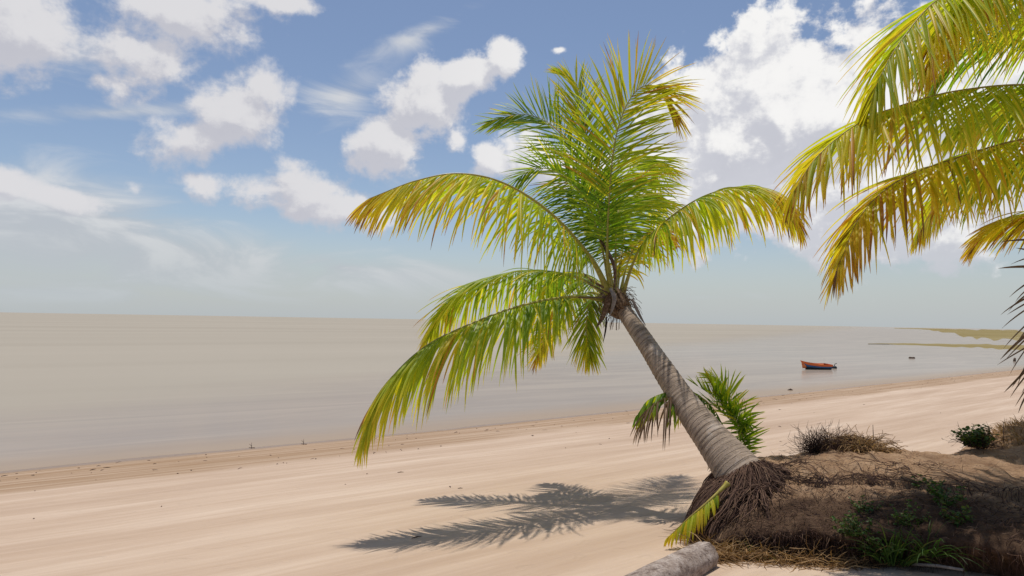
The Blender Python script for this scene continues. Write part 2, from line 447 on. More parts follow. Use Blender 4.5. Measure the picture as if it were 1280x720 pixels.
bank = b.build('earth_bank', M_bank)
tag(bank, 'eroded sandy earth bank with undercut front, laced with dark roots', kind='structure')
print('bank normals', bank_pt(4, .4)[1], bank_pt(4, .75)[1])

# ------------------------------------------------------------------ palm fronds
LEN_T = [(0, .42), (.12, .75), (.32, 1), (.6, .95), (.82, .72), (1, .38)]
W_T = [(0, .35), (.12, .85), (.3, 1), (.6, .85), (.85, .5), (1, .06)]
def frond(parent, ctrl, L=.75, droop=1.0, pairs=116, yel=.35, side=None, W=.0155, r0=.03, t0=.2, vee=12, seed=0, mat=None, ragged=0.06, spread=1.0, rib_age=.4, yspan=.3, label=None, roll=0, brown_tip=.24, ribmat=None):
    rg = random.Random(seed * 77 + 5); n = 90
    pts, LL = spline(ctrl, n)
    T = [(pts[min(i + 1, n - 1)] - pts[max(i - 1, 0)]).normalized() for i in range(n)]
    ch = pts[-1] - pts[0]
    S = Vector(side) if side else Vector((ch.x, ch.y, 0)).cross(Vector((0, 0, 1)))
    S = (S - T[0] * S.dot(T[0])).normalized(); Ss = []
    for i in range(n):
        S = (S - T[i] * S.dot(T[i])).normalized(); Ss.append(S.copy())
    lf = MB(); Z = Vector((0, 0, 1))
    for k in range(pairs):
        x = (k + .5) / pairs
        for sd in (-1, 1):
            if rg.random() < ragged or fbm((x * 9, sd * 3, seed * 5.1), 2) > .56: continue
            xx = min(.999, max(0, x + rg.uniform(-.3, .3) / pairs)); u = t0 + (1 - t0) * xx
            fi = u * (n - 1); i = min(int(fi), n - 2); p = pts[i].lerp(pts[i + 1], fi - i); t = T[i]; s_ = Ss[i]
            N = s_.cross(t)
            if side is None and N.z < 0: N = -N
            if roll:
                s_ = (Matrix.Rotation(R(roll), 3, t) @ s_)
                N = (Matrix.Rotation(R(roll), 3, t) @ N)
            a = R(table([(0, 72), (.4, 58), (.8, 38), (1, 14)], xx) * spread + rg.gauss(0, 6))
            ve = R(vee + rg.gauss(0, 6))
            d = t * math.cos(a) + (s_ * sd * math.cos(ve) + N * math.sin(ve)) * math.sin(a)
            hx_0 = Vector((rg.gauss(0, .05), rg.gauss(0, .05), 0))
            ln = L * table(LEN_T, xx) * rg.uniform(.84, 1.14)
            if rg.random() < .05: ln *= rg.uniform(.4, .8)
            K = 9; P = [p.copy()]; dr = droop * rg.uniform(.6, 1.35) * (1 - .42 * xx); wd = []
            av = []; y0 = yel + rg.gauss(0, .07) + yspan * (xx - .5)
            if rg.random() < .16: y0 += .22
            if rg.random() < .03: y0 += .4
            d = (d - Z * dr * .75 + hx_0).normalized()
            tw = t * math.cos(.3) + N * rg.gauss(.25, .25)
            hx = Vector((rg.gauss(0, .05), rg.gauss(0, .05), 0))
            for j in range(K):
                q_ = j / (K - 1)
                if j:
                    d = (d - Z * dr * .16 * (q_ + .3) + hx * .25).normalized(); P.append(P[-1] + d * ln / (K - 1))
                wd.append(tw)
                av.append(min(1, max(0, y0 + .12 * q_ + brown_tip * max(0, q_ - .72) / .28 * rg.uniform(.3, 1))))
            lf.ribbon(P, wd, [W * table(W_T, j / (K - 1)) * (.6 + .4 * table(LEN_T, xx)) for j in range(K)], fold=.35, av=av)
    o = lf.build('frond', mat or M_leaf, parent)
    if label: o['label'] = label
    rb = MB(); rr = [r0 * table([(0, 1.5), (.05, 1.05), (.2, .62), (.6, .3), (1, .09)], i / (n - 1)) for i in range(n)]
    rb.tube(pts, rr, 7, av=[min(1, rib_age + .3 * i / n) for i in range(n)], flat=.7)
    m_ = rb.build('midrib', ribmat or M_rib, o)
    return o

def P3(lst): return [at(*p) for p in lst]

# ---------- leaning palm
TB = at(929, 598, 7.0); CR = at(771, 378, 8.8)
palm = empty('palm_tree', TB)
tag(palm, 'young coconut palm leaning left over the beach with full yellow-green crown and ringed trunk', 'palm tree', 'coconut palms on the beach')
ax = (CR - TB)
tpts, TL = spline([TB - ax.normalized() * .38 + Vector((.05, 0, -.08)), TB, TB + ax * .35 + Vector((-.03, 0, -.02)), TB + ax * .7 + Vector((-.01, 0, 0.01)), at(782, 392, 8.7), CR], 240)
tr = MB()
NS = 48; rings_ = []; prevx = None; Lc = 0
for k, p in enumerate(tpts):
    u = k / 239
    t = (tpts[min(k + 1, 239)] - tpts[max(k - 1, 0)]).normalized()
    x_ = Vector((0, 1, 0)) if prevx is None else prevx
    x_ = (x_ - t * x_.dot(t)).normalized(); prevx = x_; y_ = t.cross(x_)
    Lc = u * TL
    base = table([(0, .285), (.12, .262), (.2, .225), (.32, .178), (.5, .140), (.75, .112), (.93, .096), (1, .10)], u)
    ph = Lc * 15 + 1.3 * noise.noise(Vector((Lc * 3, 0, 0))); fr = ph - math.floor(ph)
    ringd = .0045 * (1 - abs(fr * 2 - 1)) ** 2 + .003 * noise.noise(Vector((Lc * 40, 2, 0)))
    row = []
    for j in range(NS):
        an = 2 * math.pi * j / NS
        r = base + ringd + .006 * noise.noise(Vector((math.cos(an) * 1.2, math.sin(an) * 1.2, Lc * 2))) 
        row.append(tr.vert(p + (x_ * math.cos(an) + y_ * math.sin(an)) * r, 0, Lc + .012 * math.sin(an)))
    rings_.append(row)
for k in range(239):
    for j in range(NS):
        tr.face(rings_[k][j], rings_[k][(j + 1) % NS], rings_[k + 1][(j + 1) % NS], rings_[k + 1][j])
tr.face(*rings_[-1])
trunk = tr.build('trunk', M_bark, palm)

A = (768, 372, 8.82)
frond(palm, P3([A, (752, 290, 9.1), (726, 215, 9.5), (694, 160, 9.8), (655, 143, 10.1), (612, 152, 10.3)]), L=0.82, droop=.2, yel=.14, side=(1, -.4, .3), W=.0115, spread=0.85, vee=14, seed=1, yspan=.1, pairs=114)
frond(palm, P3([(764, 370, 8.8), (757, 310, 8.9), (741, 225, 9.3), (730, 150, 9.6), (722, 108, 9.7), (705, 92, 9.8)]), L=0.82, droop=.25, yel=.26, side=(1, .3, 0), W=.0115, spread=0.7, vee=14, seed=2, yspan=.25)
frond(palm, P3([(766, 372, 8.75), (759, 325, 8.7), (762, 240, 8.75), (769, 176, 8.8), (784, 130, 8.85), (804, 108, 8.9), (826, 112, 8.95), (846, 146, 9)]), L=0.93, droop=.36, yel=.40, side=(1, 0, 0), W=.0115, spread=0.76, vee=14, seed=3, yspan=.42, pairs=140)
frond(palm, P3([(770, 370, 8.9), (770, 300, 9.3), (778, 235, 9.9), (796, 198, 10.3), (815, 200, 10.7), (822, 228, 11)]), L=0.91, droop=.6, yel=.28, seed=4, side=(1, -.2, 0))
frond(palm, P3([(778, 370, 8.8), (789, 335, 8.7), (803, 306, 8.6), (835, 274, 8.5), (880, 245, 8.4), (930, 233, 8.3), (972, 244, 8.2), (999, 280, 8.15)]), L=0.84, roll=-15, droop=1.3, yel=.42, seed=5, yspan=.35, rib_age=.3, t0=.22)
frond(palm, P3([(762, 368, 8.75), (738, 322, 8.6), (690, 268, 8.35), (632, 230, 8.1), (575, 217, 7.95), (520, 226, 7.85), (462, 248, 7.8)]), L=1.10, roll=-18, droop=1.15, yel=.42, seed=6, yspan=.38, r0=.045, pairs=134, t0=.14)
frond(palm, P3([(762, 372, 8.9), (722, 347, 9.2), (665, 338, 9.5), (610, 348, 9.7), (565, 375, 9.75), (532, 422, 9.8)]), L=0.84, roll=18, droop=1.0, yel=.30, seed=7, yspan=.25)
frond(palm, P3([(764, 376, 8.75), (715, 371, 8.5), (655, 381, 8.2), (595, 402, 7.9), (530, 434, 7.6), (480, 484, 7.4), (456, 538, 7.25)]), L=1.08, roll=24, droop=1.3, yel=.33, seed=8, yspan=.25, pairs=140, t0=.16)
frond(palm, P3([(762, 374, 9), (738, 366, 9.3), (710, 380, 9.6), (688, 408, 9.75), (672, 446, 9.8)]), L=0.63, droop=.5, yel=.42, seed=9, yspan=.3, pairs=80)
frond(palm, P3([(764, 378, 8.9), (748, 370, 9.1), (736, 382, 9.3), (733, 412, 9.4), (738, 448, 9.4)]), L=0.57, droop=.8, yel=.3, seed=10, pairs=63)
frond(palm, P3([(775, 370, 8.9), (784, 330, 9.1), (800, 300, 9.3), (822, 287, 9.5), (842, 296, 9.6)]), L=0.57, droop=.9, yel=.6, seed=11, pairs=63, yspan=.3)
frond(palm, P3([(770, 368, 8.9), (780, 300, 9.6), (792, 250, 10.3), (812, 250, 11.0), (830, 285, 11.4)]), L=0.80, droop=.7, yel=.3, seed=12)
frond(palm, P3([(764, 368, 8.8), (750, 300, 8.9), (732, 250, 9.0), (704, 220, 9.1), (672, 210, 9.2), (648, 222, 9.3)]), L=.72, droop=.45, yel=.12, seed=14, W=.0095, pairs=100, side=(1, -.6, .2), yspan=.15)
frond(palm, P3([(766, 374, 8.9), (745, 352, 9.3), (715, 340, 9.9), (690, 350, 10.4), (675, 385, 10.8)]), L=0.68, droop=.9, yel=.3, seed=13)

# crown base: leaf sheaths, husks and strips of fibre
cb = MB()
rg = random.Random(31)
up = ax.normalized()
for i in range(14):
    an = i * 2.4; x_ = up.orthogonal().normalized(); y_ = up.cross(x_)
    o_ = (x_ * math.cos(an) + y_ * math.sin(an))
    p0 = CR - up * rg.uniform(.14, .2) + o_ * .085
    p1 = CR - up * .02 + o_ * .125; p2 = CR + up * rg.uniform(.08, .2) + o_ * rg.uniform(.11, .16)
    pts, _ = spline([p0, p1, p2], 8)
    cb.tube(pts, [.035, .05, .055, .05, .045, .04, .03, .012], 6, flat=.5)
for i in range(160):
    an = rg.uniform(0, 6.28); o_ = (x_ * math.cos(an) + y_ * math.sin(an))
    p = CR + up * rg.uniform(-.12, .14) + o_ * .12; P = [p]
    d = (o_ + up * rg.uniform(-.6, .9) + Vector((rg.gauss(0, .3), rg.gauss(0, .3), rg.gauss(0, .3)))).normalized()
    for j in range(5):
        d = (d + Vector((0, 0, -.35))).normalized(); P.append(P[-1] + d * rg.uniform(.03, .06))
    cb.tube(P, .003, 3)
cb.build('leaf_sheath', M_sheath, palm)
def hanging_strip(p0, pts, w, mat, name):
    mb = MB(); P, _ = spline([at(*p) for p in pts], 12)
    mb.ribbon(P, [Vector((1, .3, 0))] * 12, [w * table([(0, .6), (.3, 1), (.7, .7), (1, .15)], i / 11) for i in range(12)], fold=.6)
    o = mb.build(name, mat, palm)
    return o
hanging_strip(0, [(764, 366, 8.6), (758, 378, 8.55), (753, 395, 8.55), (745, 410, 8.55)], .045, M_sheath, 'dead_husk')
hanging_strip(0, [(762, 360, 8.58), (767, 372, 8.52), (765, 385, 8.52), (762, 395, 8.52)], .034, M_husk, 'dead_husk')
hanging_strip(0, [(758, 396, 8.6), (757, 410, 8.6), (754, 428, 8.6)], .014, M_root, 'dead_husk')
hanging_strip(0, [(790, 374, 8.6), (794, 384, 8.58), (800, 396, 8.58), (807, 407, 8.58)], .024, M_husk, 'dead_husk')
hanging_strip(0, [(760, 362, 8.7), (742, 352, 8.65), (726, 338, 8.65)], .018, M_sheath, 'dead_husk')
hanging_strip(0, [(750, 300, 8.85), (766, 330, 8.7), (768, 352, 8.65), (766, 366, 8.6)], .03, M_sheath, 'dead_husk')
for k in range(2):   # bare old flower stalks
    mb = MB(); P, _ = spline([at(770, 372, 8.7), at(752 - 9 * k, 362 + 10 * k, 8.5), at(737 - 14 * k, 356 + 16 * k, 8.4)], 8)
    mb.tube(P, [.012] * 4 + [.008] * 4, 5); mb.build('flower_stalk', M_wood, palm)

from mathutils.bvhtree import BVHTree
bank_bvh = BVHTree.FromPolygons([Vector(v) for v in b.v], b.f)
def out_of_bank(p, gap):
    hit, nrm, idx, dist = bank_bvh.find_nearest(p)
    if hit is None: return p
    c_ = Vector((hit.x if 2.6 < hit.x else 2.6, 6.75, 1.55))
    if (hit - c_).dot(nrm) < 0: nrm = -nrm
    if (p - hit).dot(nrm) < gap: p = hit + nrm * gap
    return p
# root skirt around the foot of the leaning palm
rg = random.Random(5); rt = MB(); axn = ax.normalized()
ex = Vector((1, 0, 0)); ex = (ex - axn * ex.dot(axn)).normalized(); ey = axn.cross(ex)
def bank_height(x, y):
    # march the profile for a top height
    if x < 1.77 or x > XR: return ground(x, y)
    best = None
    for j in range(10, 101, 2):
        p, _ = bank_pt(round(x, 2), j / 100)
        if best is None or abs(p.y - y) < best[0]: best = (abs(p.y - y), p.z)
    return max(best[1] if best[0] < .2 else -9, ground(x, y))
for i in range(8500):
    an = rg.uniform(0, 2 * math.pi)
    rad = ex * math.cos(an) + ey * math.sin(an)
    if rad.y > .35 and rg.random() < .75: continue
    if rad.x > .1 and rg.random() < .35 + .6 * rad.x: continue
    p = TB - axn * rg.uniform(-.01, .13) + rad * (.245 + rg.uniform(-.01, .035))
    d = (rad * 1.0 + Vector((0, -.1, -.35))).normalized(); P = [p]
    front = max(0, -rad.x * .6 - rad.y * .8)
    ln = rg.uniform(.25, .4 + 1.0 * front) if rg.random() < .8 else rg.uniform(.12, .35)
    wob = Vector((rg.gauss(0, .25), rg.gauss(0, .25), 0)); K = 11; gap0 = rg.uniform(.004, .07) * (1 + front)
    for j in range(K):
        d = (d + Vector((0, 0, -.40)) + wob * .22 + Vector((rg.gauss(0, .14), rg.gauss(0, .14), rg.gauss(0, .1)))).normalized()
        nx = out_of_bank(P[-1] + d * ln / K, gap0)
        gz = ground(nx.x, nx.y)
        if nx.z < gz + .01: nx.z = gz + .012
        P.append(nx)
    r = rg.uniform(.002, .0048)
    rt.tube(P, [r] * (K - 2) + [r * .7, r * .4, r * .15], 4, a=rg.uniform(.15, .85) if rg.random() < .9 else rg.uniform(.7, 1))
rt.build('root_skirt', M_root, palm)

# roots crawling on the bank (a countless tangle)
rg = random.Random(15); rt = MB()
for i in range(3600):
    reg = rg.random()
    if reg < .62: x = rg.uniform(2.3, 4.4); v = rg.uniform(.42, .74)
    elif reg < .9: x = rg.uniform(2.2, 5.5); v = rg.uniform(.62, .93)
    else: x = rg.uniform(3.4, 7); v = rg.uniform(.4, .9)
    # leave the smooth top of the bank freer
    if fbm((x * 3.2, v * 11, 1.3), 3) < .05 and rg.random() < .93: continue
    if v < .56 and rg.random() < .94 - .6 * max(0, fbm((x * 2, v * 6, 3), 2)): continue
    dx = rg.gauss(0, 1); dv = rg.gauss(.25, .6); ang = math.atan2(dv, dx); P = []
    ln = rg.uniform(.2, .8); K = 14; lift = rg.uniform(.002, .03)
    for j in range(K):
        p, nrm = bank_pt(min(max(x, 1.8), 11), v)
        P.append(p + nrm * (lift * math.sin(math.pi * j / (K - 1)) + .001 + .006 * rg.random()))
        ang += rg.gauss(0, .38)
        x += math.cos(ang) * ln / K; v += math.sin(ang) * ln / K * .26
        if v > .95 or v < .2: break
    if len(P) < 4: continue
    r = rg.choice((.0015, .0018, .0025, .003, .0036, .0045)) * (1.3 if v > .6 else 1)
    rt.tube(P, [r * (1 - .75 * j / len(P)) for j in range(len(P))], 4, a=rg.uniform(0, .65))
for i in range(11000):
    x = 2.0 + 5.5 * rg.random() ** 1.3; v = rg.uniform(.26, .93)
    if v < .55 and rg.random() < .9: continue
    p, nrm = bank_pt(round(x, 2), v)
    if nrm.y > 0 and v > .6: nrm = -nrm
    P = [p]; a = rg.uniform(0, 6.283); d = (Vector((math.cos(a), -abs(math.sin(a)) * .5, rg.gauss(-.1, .5))) + nrm * .5).normalized(); ln = rg.uniform(.03, .13)
    for j in range(3):
        d = (d + Vector((rg.gauss(0, .3), rg.gauss(0, .3), rg.gauss(-.15, .3)))).normalized(); P.append(P[-1] + d * ln / 3)
    rt.tube(P, [.0022, .002, .0015, .0006], 3, a=rg.uniform(.1, 1.1))
# fine hanging rootlets below the lip
for i in range(9000):
    x = 2.1 + 4.9 * rg.random() ** 1.5; v = rg.uniform(.56, .84)
    p, nrm = bank_pt(round(x, 2), v); P = [p]
    d = Vector((rg.gauss(0, .3), -abs(rg.gauss(.25, .2)), -1)).normalized(); ln = rg.uniform(.06, .3)
    for j in range(5):
        d = (d + Vector((rg.gauss(0, .2), rg.gauss(0, .12), -.25))).normalized(); P.append(P[-1] + d * ln / 5)
    rt.tube(P, [.0025, .0022, .002, .0015, .001, .0006], 3, a=rg.uniform(0, .6))
o = rt.build('root_tangle', M_root); tag(o, 'tangle of thin dark roots crawling over the eroded earth bank', 'roots', kind='stuff')

# ---------- second palm, standing just outside the frame at the right
C2 = at(1480, 150, 7.3); B2 = Vector((8.1, 8.0, ground(8.1, 8.0) + .3))
palm2 = empty('palm_tree', B2)
tag(palm2, 'coconut palm at the right edge whose long golden fronds hang in from above', 'palm tree', 'coconut palms on the beach')
tp, TL2 = spline([B2 - Vector((0, 0, .4)), B2 + Vector((-.05, 0, .5)), B2.lerp(C2, .5) + Vector((-.1, 0, 0)), C2], 120)
tr = MB(); tr.tube(tp, [table([(0, .26), (.15, .18), (.4, .13), (1, .1)], i / 119) + .004 * math.sin(i * 1.3) for i in range(120)], 24)
tr.build('trunk', M_bark, palm2)
cc = (1480, 150, 7.3)
frond(palm2, P3([cc, (1390, 20, 7.17), (1300, -38, 6.93), (1230, -22, 6.68), (1172, 0, 6.44), (1130, 46, 6.26), (1102, 92, 6.14), (1088, 132, 6.08)]), L=1.18, roll=-20, droop=1.1, yel=.40, seed=21, yspan=.1, pairs=165, ragged=.01, W=.017, rib_age=.6, brown_tip=.2)
frond(palm2, P3([cc, (1390, 112, 7.17), (1282, 106, 6.80), (1207, 112, 6.56), (1148, 125, 6.38), (1077, 152, 6.14), (1023, 194, 5.95), (992, 240, 5.83)]), L=1.03, roll=-18, droop=1.1, yel=.42, seed=22, yspan=.22, pairs=170, ragged=.01, W=.017, rib_age=.6)
frond(palm2, P3([cc, (1400, 165, 7.29), (1290, 172, 7.05), (1200, 196, 6.80), (1125, 225, 6.56), (1077, 268, 6.38), (1046, 338, 6.20)]), L=0.95, roll=-15, droop=1.1, yel=.52, seed=23, yspan=.25, pairs=155, ragged=.01, W=.017, rib_age=.7)
frond(palm2, P3([cc, (1400, 75, 7.65), (1310, 42, 8.14), (1240, 48, 8.51), (1190, 75, 8.75), (1165, 120, 8.87)]), L=1.10, droop=.6, yel=.12, seed=24)
frond(palm2, P3([cc, (1430, 205, 7.65), (1360, 240, 8.14), (1300, 262, 8.51), (1250, 275, 8.75), (1222, 298, 8.87)]), L=0.92, droop=.7, yel=.48, seed=25, yspan=.3)
frond(palm2, P3([cc, (1440, 220, 7.17), (1370, 270, 7.05), (1312, 335, 7.05), (1292, 420, 7.05), (1290, 520, 7.05)]), L=0.6, spread=1.25, droop=.35, seed=26, mat=M_dead, yel=.3, label='dead brown frond hanging straight down', vee=0, side=(1, .3, 0), ribmat=M_sheath, pairs=50)
frond(palm2, P3([cc, (1500, 60, 8.02), (1490, 20, 8.99), (1470, 60, 9.84), (1440, 140, 10.45)]), L=1.04, droop=1, yel=.4, seed=27)
frond(palm2, P3([cc, (1560, 60, 7.53), (1680, 20, 7.78), (1800, 80, 7.90), (1900, 220, 7.90)]), L=1.04, droop=1, yel=.4, seed=28)
frond(palm2, P3([cc, (1600, 40, 6.56), (1740, -20, 5.83), (1900, 20, 5.10), (2100, 200, 4.62)]), L=1.04, droop=1, yel=.4, seed=29)
frond(palm2, P3([cc, (1500, -60, 6.68), (1560, -180, 5.95), (1640, -200, 5.22), (1760, -60, 4.62)]), L=1.04, droop=1, yel=.4, seed=30)
frond(palm2, P3([cc, (1480, 30, 7.41), (1440, -120, 7.53), (1370, -220, 7.78), (1280, -240, 8.02)]), L=1.04, droop=.6, yel=.4, seed=31)
frond(palm2, P3([cc, (1560, 130, 8.26), (1620, 150, 9.48), (1640, 210, 10.45)]), L=0.98, droop=1, yel=.4, seed=32)
frond(palm2, P3([cc, (1440, 20, 8.02), (1370, -60, 8.75), (1290, -90, 9.48), (1215, -75, 9.96)]), L=1.04, droop=1, yel=.4, seed=33)

frond(palm2, P3([cc, (1450, -20, 7.1), (1400, -160, 6.9), (1320, -260, 6.6), (1220, -300, 6.3)]), L=1.1, droop=.7, yel=.4, seed=34)
frond(palm2, P3([cc, (1510, -60, 6.9), (1490, -220, 6.5), (1420, -340, 6.1), (1300, -400, 5.7)]), L=1.1, droop=.7, yel=.4, seed=35)
frond(palm2, P3([cc, (1540, 20, 6.7), (1540, -60, 6.1), (1500, -140, 5.6), (1440, -160, 5.2)]), L=1.0, droop=.7, yel=.4, seed=36)

frond(palm2, P3([cc, (1400, 10, 7.3), (1330, -42, 7.2), (1270, -48, 7.1), (1215, -18, 7.0), (1178, 32, 6.9), (1160, 80, 6.85)]), L=1.15, droop=1.1, yel=.46, seed=37, pairs=150, W=.016)
frond(palm2, P3([cc, (1400, 178, 7.7), (1310, 188, 8.1), (1235, 205, 8.3), (1180, 235, 8.4), (1150, 285, 8.4)]), L=.9, droop=1.1, yel=.34, seed=38, pairs=130, W=.016)
frond(palm2, P3([cc, (1400, 120, 7.8), (1320, 118, 8.3), (1250, 130, 8.6), (1195, 160, 8.8)]), L=.95, droop=1.1, yel=.26, seed=39, pairs=120, W=.016)

# ---------- palm sapling behind the trunk
SB = at(905, 612, 7.9); SB.z = ground(SB.x, SB.y)
sap = empty('palm_sapling', SB)
tag(sap, 'small dark green palm sapling with drooping leaves behind the leaning trunk', 'palm sapling')
sb = (SB.x, SB.y, SB.z)
def sp3(l): return [Vector(sb)] + P3(l)
frond(sap, sp3([(908, 570, 7.9), (900, 525, 7.9), (875, 496, 7.85), (840, 490, 7.8), (812, 499, 7.75), (796, 520, 7.7)]), L=.46, droop=1.2, yel=.1, yspan=.2, seed=41, pairs=36, W=.018, r0=.016, t0=.45, vee=0, brown_tip=.5)
frond(sap, sp3([(930, 575, 7.9), (925, 535, 7.9), (905, 510, 7.95), (886, 492, 8), (868, 480, 8)]), L=.36, droop=.15, yel=.15, yspan=.1, seed=42, pairs=44, W=.012, r0=.016, t0=.35, vee=48, side=(.5, 1, .2))
frond(sap, sp3([(925, 575, 7.9), (922, 530, 7.9), (915, 500, 8), (902, 478, 8.1), (885, 468, 8.2)]), L=.34, droop=.3, yel=.2, yspan=.1, seed=43, pairs=40, W=.012, r0=.014, t0=.45, vee=20, side=(1, 0.3, .2))
frond(sap, sp3([(928, 580, 7.95), (924, 545, 7.95), (908, 515, 7.95), (893, 488, 7.9), (884, 472, 7.9)]), L=.33, droop=.1, yel=.2, yspan=.1, seed=47, pairs=40, W=.011, r0=.012, t0=.5, vee=50, side=(.2, 1, .3), spread=.8)
frond(sap, sp3([(926, 580, 8.0), (922, 540, 8.0), (902, 515, 8.0), (878, 500, 8.0), (858, 496, 8.0)]), L=.36, droop=.5, yel=.1, yspan=.1, seed=48, pairs=36, W=.011, r0=.012, t0=.5, vee=30, side=(.2, 1, .3))
frond(sap, sp3([(905, 570, 7.8), (890, 525, 7.75), (862, 500, 7.7), (832, 497, 7.65), (806, 514, 7.6)]), L=.62, droop=1.6, yel=.45, seed=49, pairs=9, mat=M_dead, t0=.78, r0=.006, W=.012, ribmat=M_sheath, label='withered brown leaf hanging at the left')
frond(sap, sp3([(925, 580, 7.85), (926, 545, 7.85), (932, 530, 7.8), (940, 532, 7.75)]), L=.2, droop=1.0, yel=.15, yspan=.1, seed=44, pairs=14, W=.013, r0=.012, t0=.6)
frond(sap, sp3([(906, 590, 7.8), (897, 572, 7.7), (893, 585, 7.65)]), L=.22, droop=1.5, yel=.4, seed=45, pairs=9, mat=M_dead, t0=.5, r0=.01, W=.009, ribmat=M_sheath, label='withered brown leaf')
frond(sap, sp3([(880, 530, 7.85), (835, 500, 7.8), (812, 508, 7.7), (802, 530, 7.68)]), L=.50, droop=1.6, yel=.5, seed=46, pairs=7, mat=M_dead, t0=.72, r0=.006, W=.012, ribmat=M_sheath, label='withered brown leaf')

# ---------- fallen yellow frond leaning on the root skirt
FB = at(868, 645, 6.6); FB.z = ground(FB.x, FB.y)
ff = empty('fallen_frond', FB)
tag(ff, 'broken frond with bright yellow midrib fallen on the sand against the palm roots', 'fallen frond')
frond(ff, [at(910, 604, 6.5), at(885, 627, 6.42), at(858, 650, 6.38), at(834, 673, 6.36)], L=.24, droop=1.5, yel=.45, yspan=.3, seed=51, pairs=30, W=.013, r0=.022, t0=.15, rib_age=.55)

# ---------- grey log in the foreground
def on_ground(px, py, dz=0.0):
    d = ray(px, py); Y = 3.0
    while Y < 80:
        p = CAM + d * (Y / d.y)
        if p.z <= ground(p.x, p.y) + dz: return p
        Y += .01
    return p
l1 = on_ground(882, 695, .07); l0 = on_ground(742, 772, .07)
lg = MB(); lp, _ = spline([l0, l0.lerp(l1, .5) + Vector((0, 0, .01)), l1], 70); rows = []
t = (l1 - l0).normalized(); x_ = Vector((0, 0, 1)); x_ = (x_ - t * x_.dot(t)).normalized(); y_ = t.cross(x_)
for k, p in enumerate(lp):
    row = []
    rr = lerp(.135, .125, k / 69)
    if k in (0, 69): rr *= .93
    for j in range(40):
        an = 2 * math.pi * j / 40
        dr = .012 * fbm((math.cos(an) * 2, math.sin(an) * 2, k * .03), 3) + .007 * fbm((math.cos(an) * 6, math.sin(an) * 6, k * .06), 3)
        row.append(lg.vert(p + (x_ * math.cos(an) + y_ * math.sin(an)) * (rr + dr) + t * (.02 * noise.noise(Vector((an * 2, k, 0))) if k in (0, 69) else 0), 0, k * .02))
    rows.append(row)
for k in range(69):
    for j in range(40): lg.face(rows[k][j], rows[k][(j + 1) % 40], rows[k + 1][(j + 1) % 40], rows[k + 1][j])
for row, s_ in ((rows[0], -1), (rows[-1], 1)):
    cvi = lg.vert(lp[0 if s_ < 0 else -1] - t * .01 * s_)
    for j in range(40): lg.face(row[j], row[(j + 1) % 40], cvi)
tag(lg.build('driftwood_log', M_log), 'weathered grey palm log half sunk in the sand at the bottom edge', 'log')

# ------------------------------------------------------------------ plants and litter on the bank
def blades(name, centre, spreadxy, n, ln, w, mat, seed, age=(.2, .7), lean=.5, droop=.5, zfun=None, base_jit=.02, up=1.0, bias=(0, 0, 0)):
    rg = random.Random(seed); mb = MB()
    for i in range(n):
        r = math.sqrt(rg.random()); a = rg.uniform(0, 6.283)
        p = Vector((centre[0] + spreadxy[0] * r * math.cos(a), centre[1] + spreadxy[1] * r * math.sin(a), 0))
        p.z = zfun(p.x, p.y) if zfun else centre[2]
        p.z -= base_jit
        d = Vector((math.cos(a) * r * lean + rg.gauss(0, .25 * lean + .05), math.sin(a) * r * lean + rg.gauss(0, .25 * lean + .05), up)) + Vector(bias)
        d.normalize(); L = ln * rg.uniform(.5, 1.1); P = [p]; K = 6
        for j in range(K):
            d = (d + Vector((rg.gauss(0, .06), rg.gauss(0, .06), -droop * .3 * (j / K + .2)))).normalized(); P.append(P[-1] + d * L / K)
        wd = Vector((rg.gauss(0, 1), rg.gauss(0, 1), rg.gauss(0, .2)))
        ag = rg.uniform(*age)
        mb.ribbon(P, [wd] * (K + 1), [w * table([(0, .6), (.3, 1), (.7, .7), (1, .1)], j / K) for j in range(K + 1)], av=[min(1, ag + .15 * j / K) for j in range(K + 1)])
    return mb
def twig_bush(centre, rx, ry, h, n, seed, r=.004, age=(0, .5), curl=.25):
    rg = random.Random(seed); mb = MB()
    for i in range(n):
        a = rg.uniform(0, 6.283); q0 = rg.random() ** .5
        p = Vector(centre) + Vector((rx * .6 * q0 * math.cos(a), ry * .6 * q0 * math.sin(a), -.03))
        d = Vector((math.cos(a) * rx / h * q0 + rg.gauss(0, .3), math.sin(a) * ry / h * q0 + rg.gauss(0, .3), 1)).normalized()
        L = h * rg.uniform(.5, 1.15); P = [p]
        for j in range(7):
            d = (d + Vector((rg.gauss(0, curl), rg.gauss(0, curl), rg.gauss(-.05, curl)))).normalized(); P.append(P[-1] + d * L / 7)
            if rg.random() < .35 and j > 1:
                dd = (d + Vector((rg.gauss(0, .7), rg.gauss(0, .7), rg.gauss(0, .5)))).normalized()
                mb.tube([P[-1], P[-1] + dd * L * .12, P[-1] + (dd + Vector((0, 0, .2))) * L * .22], [r * .6, r * .5, r * .2], 3, a=rg.uniform(*age))
        mb.tube(P, [r * (1 - .8 * j / 7) for j in range(8)], 3, a=rg.uniform(*age))
    return mb
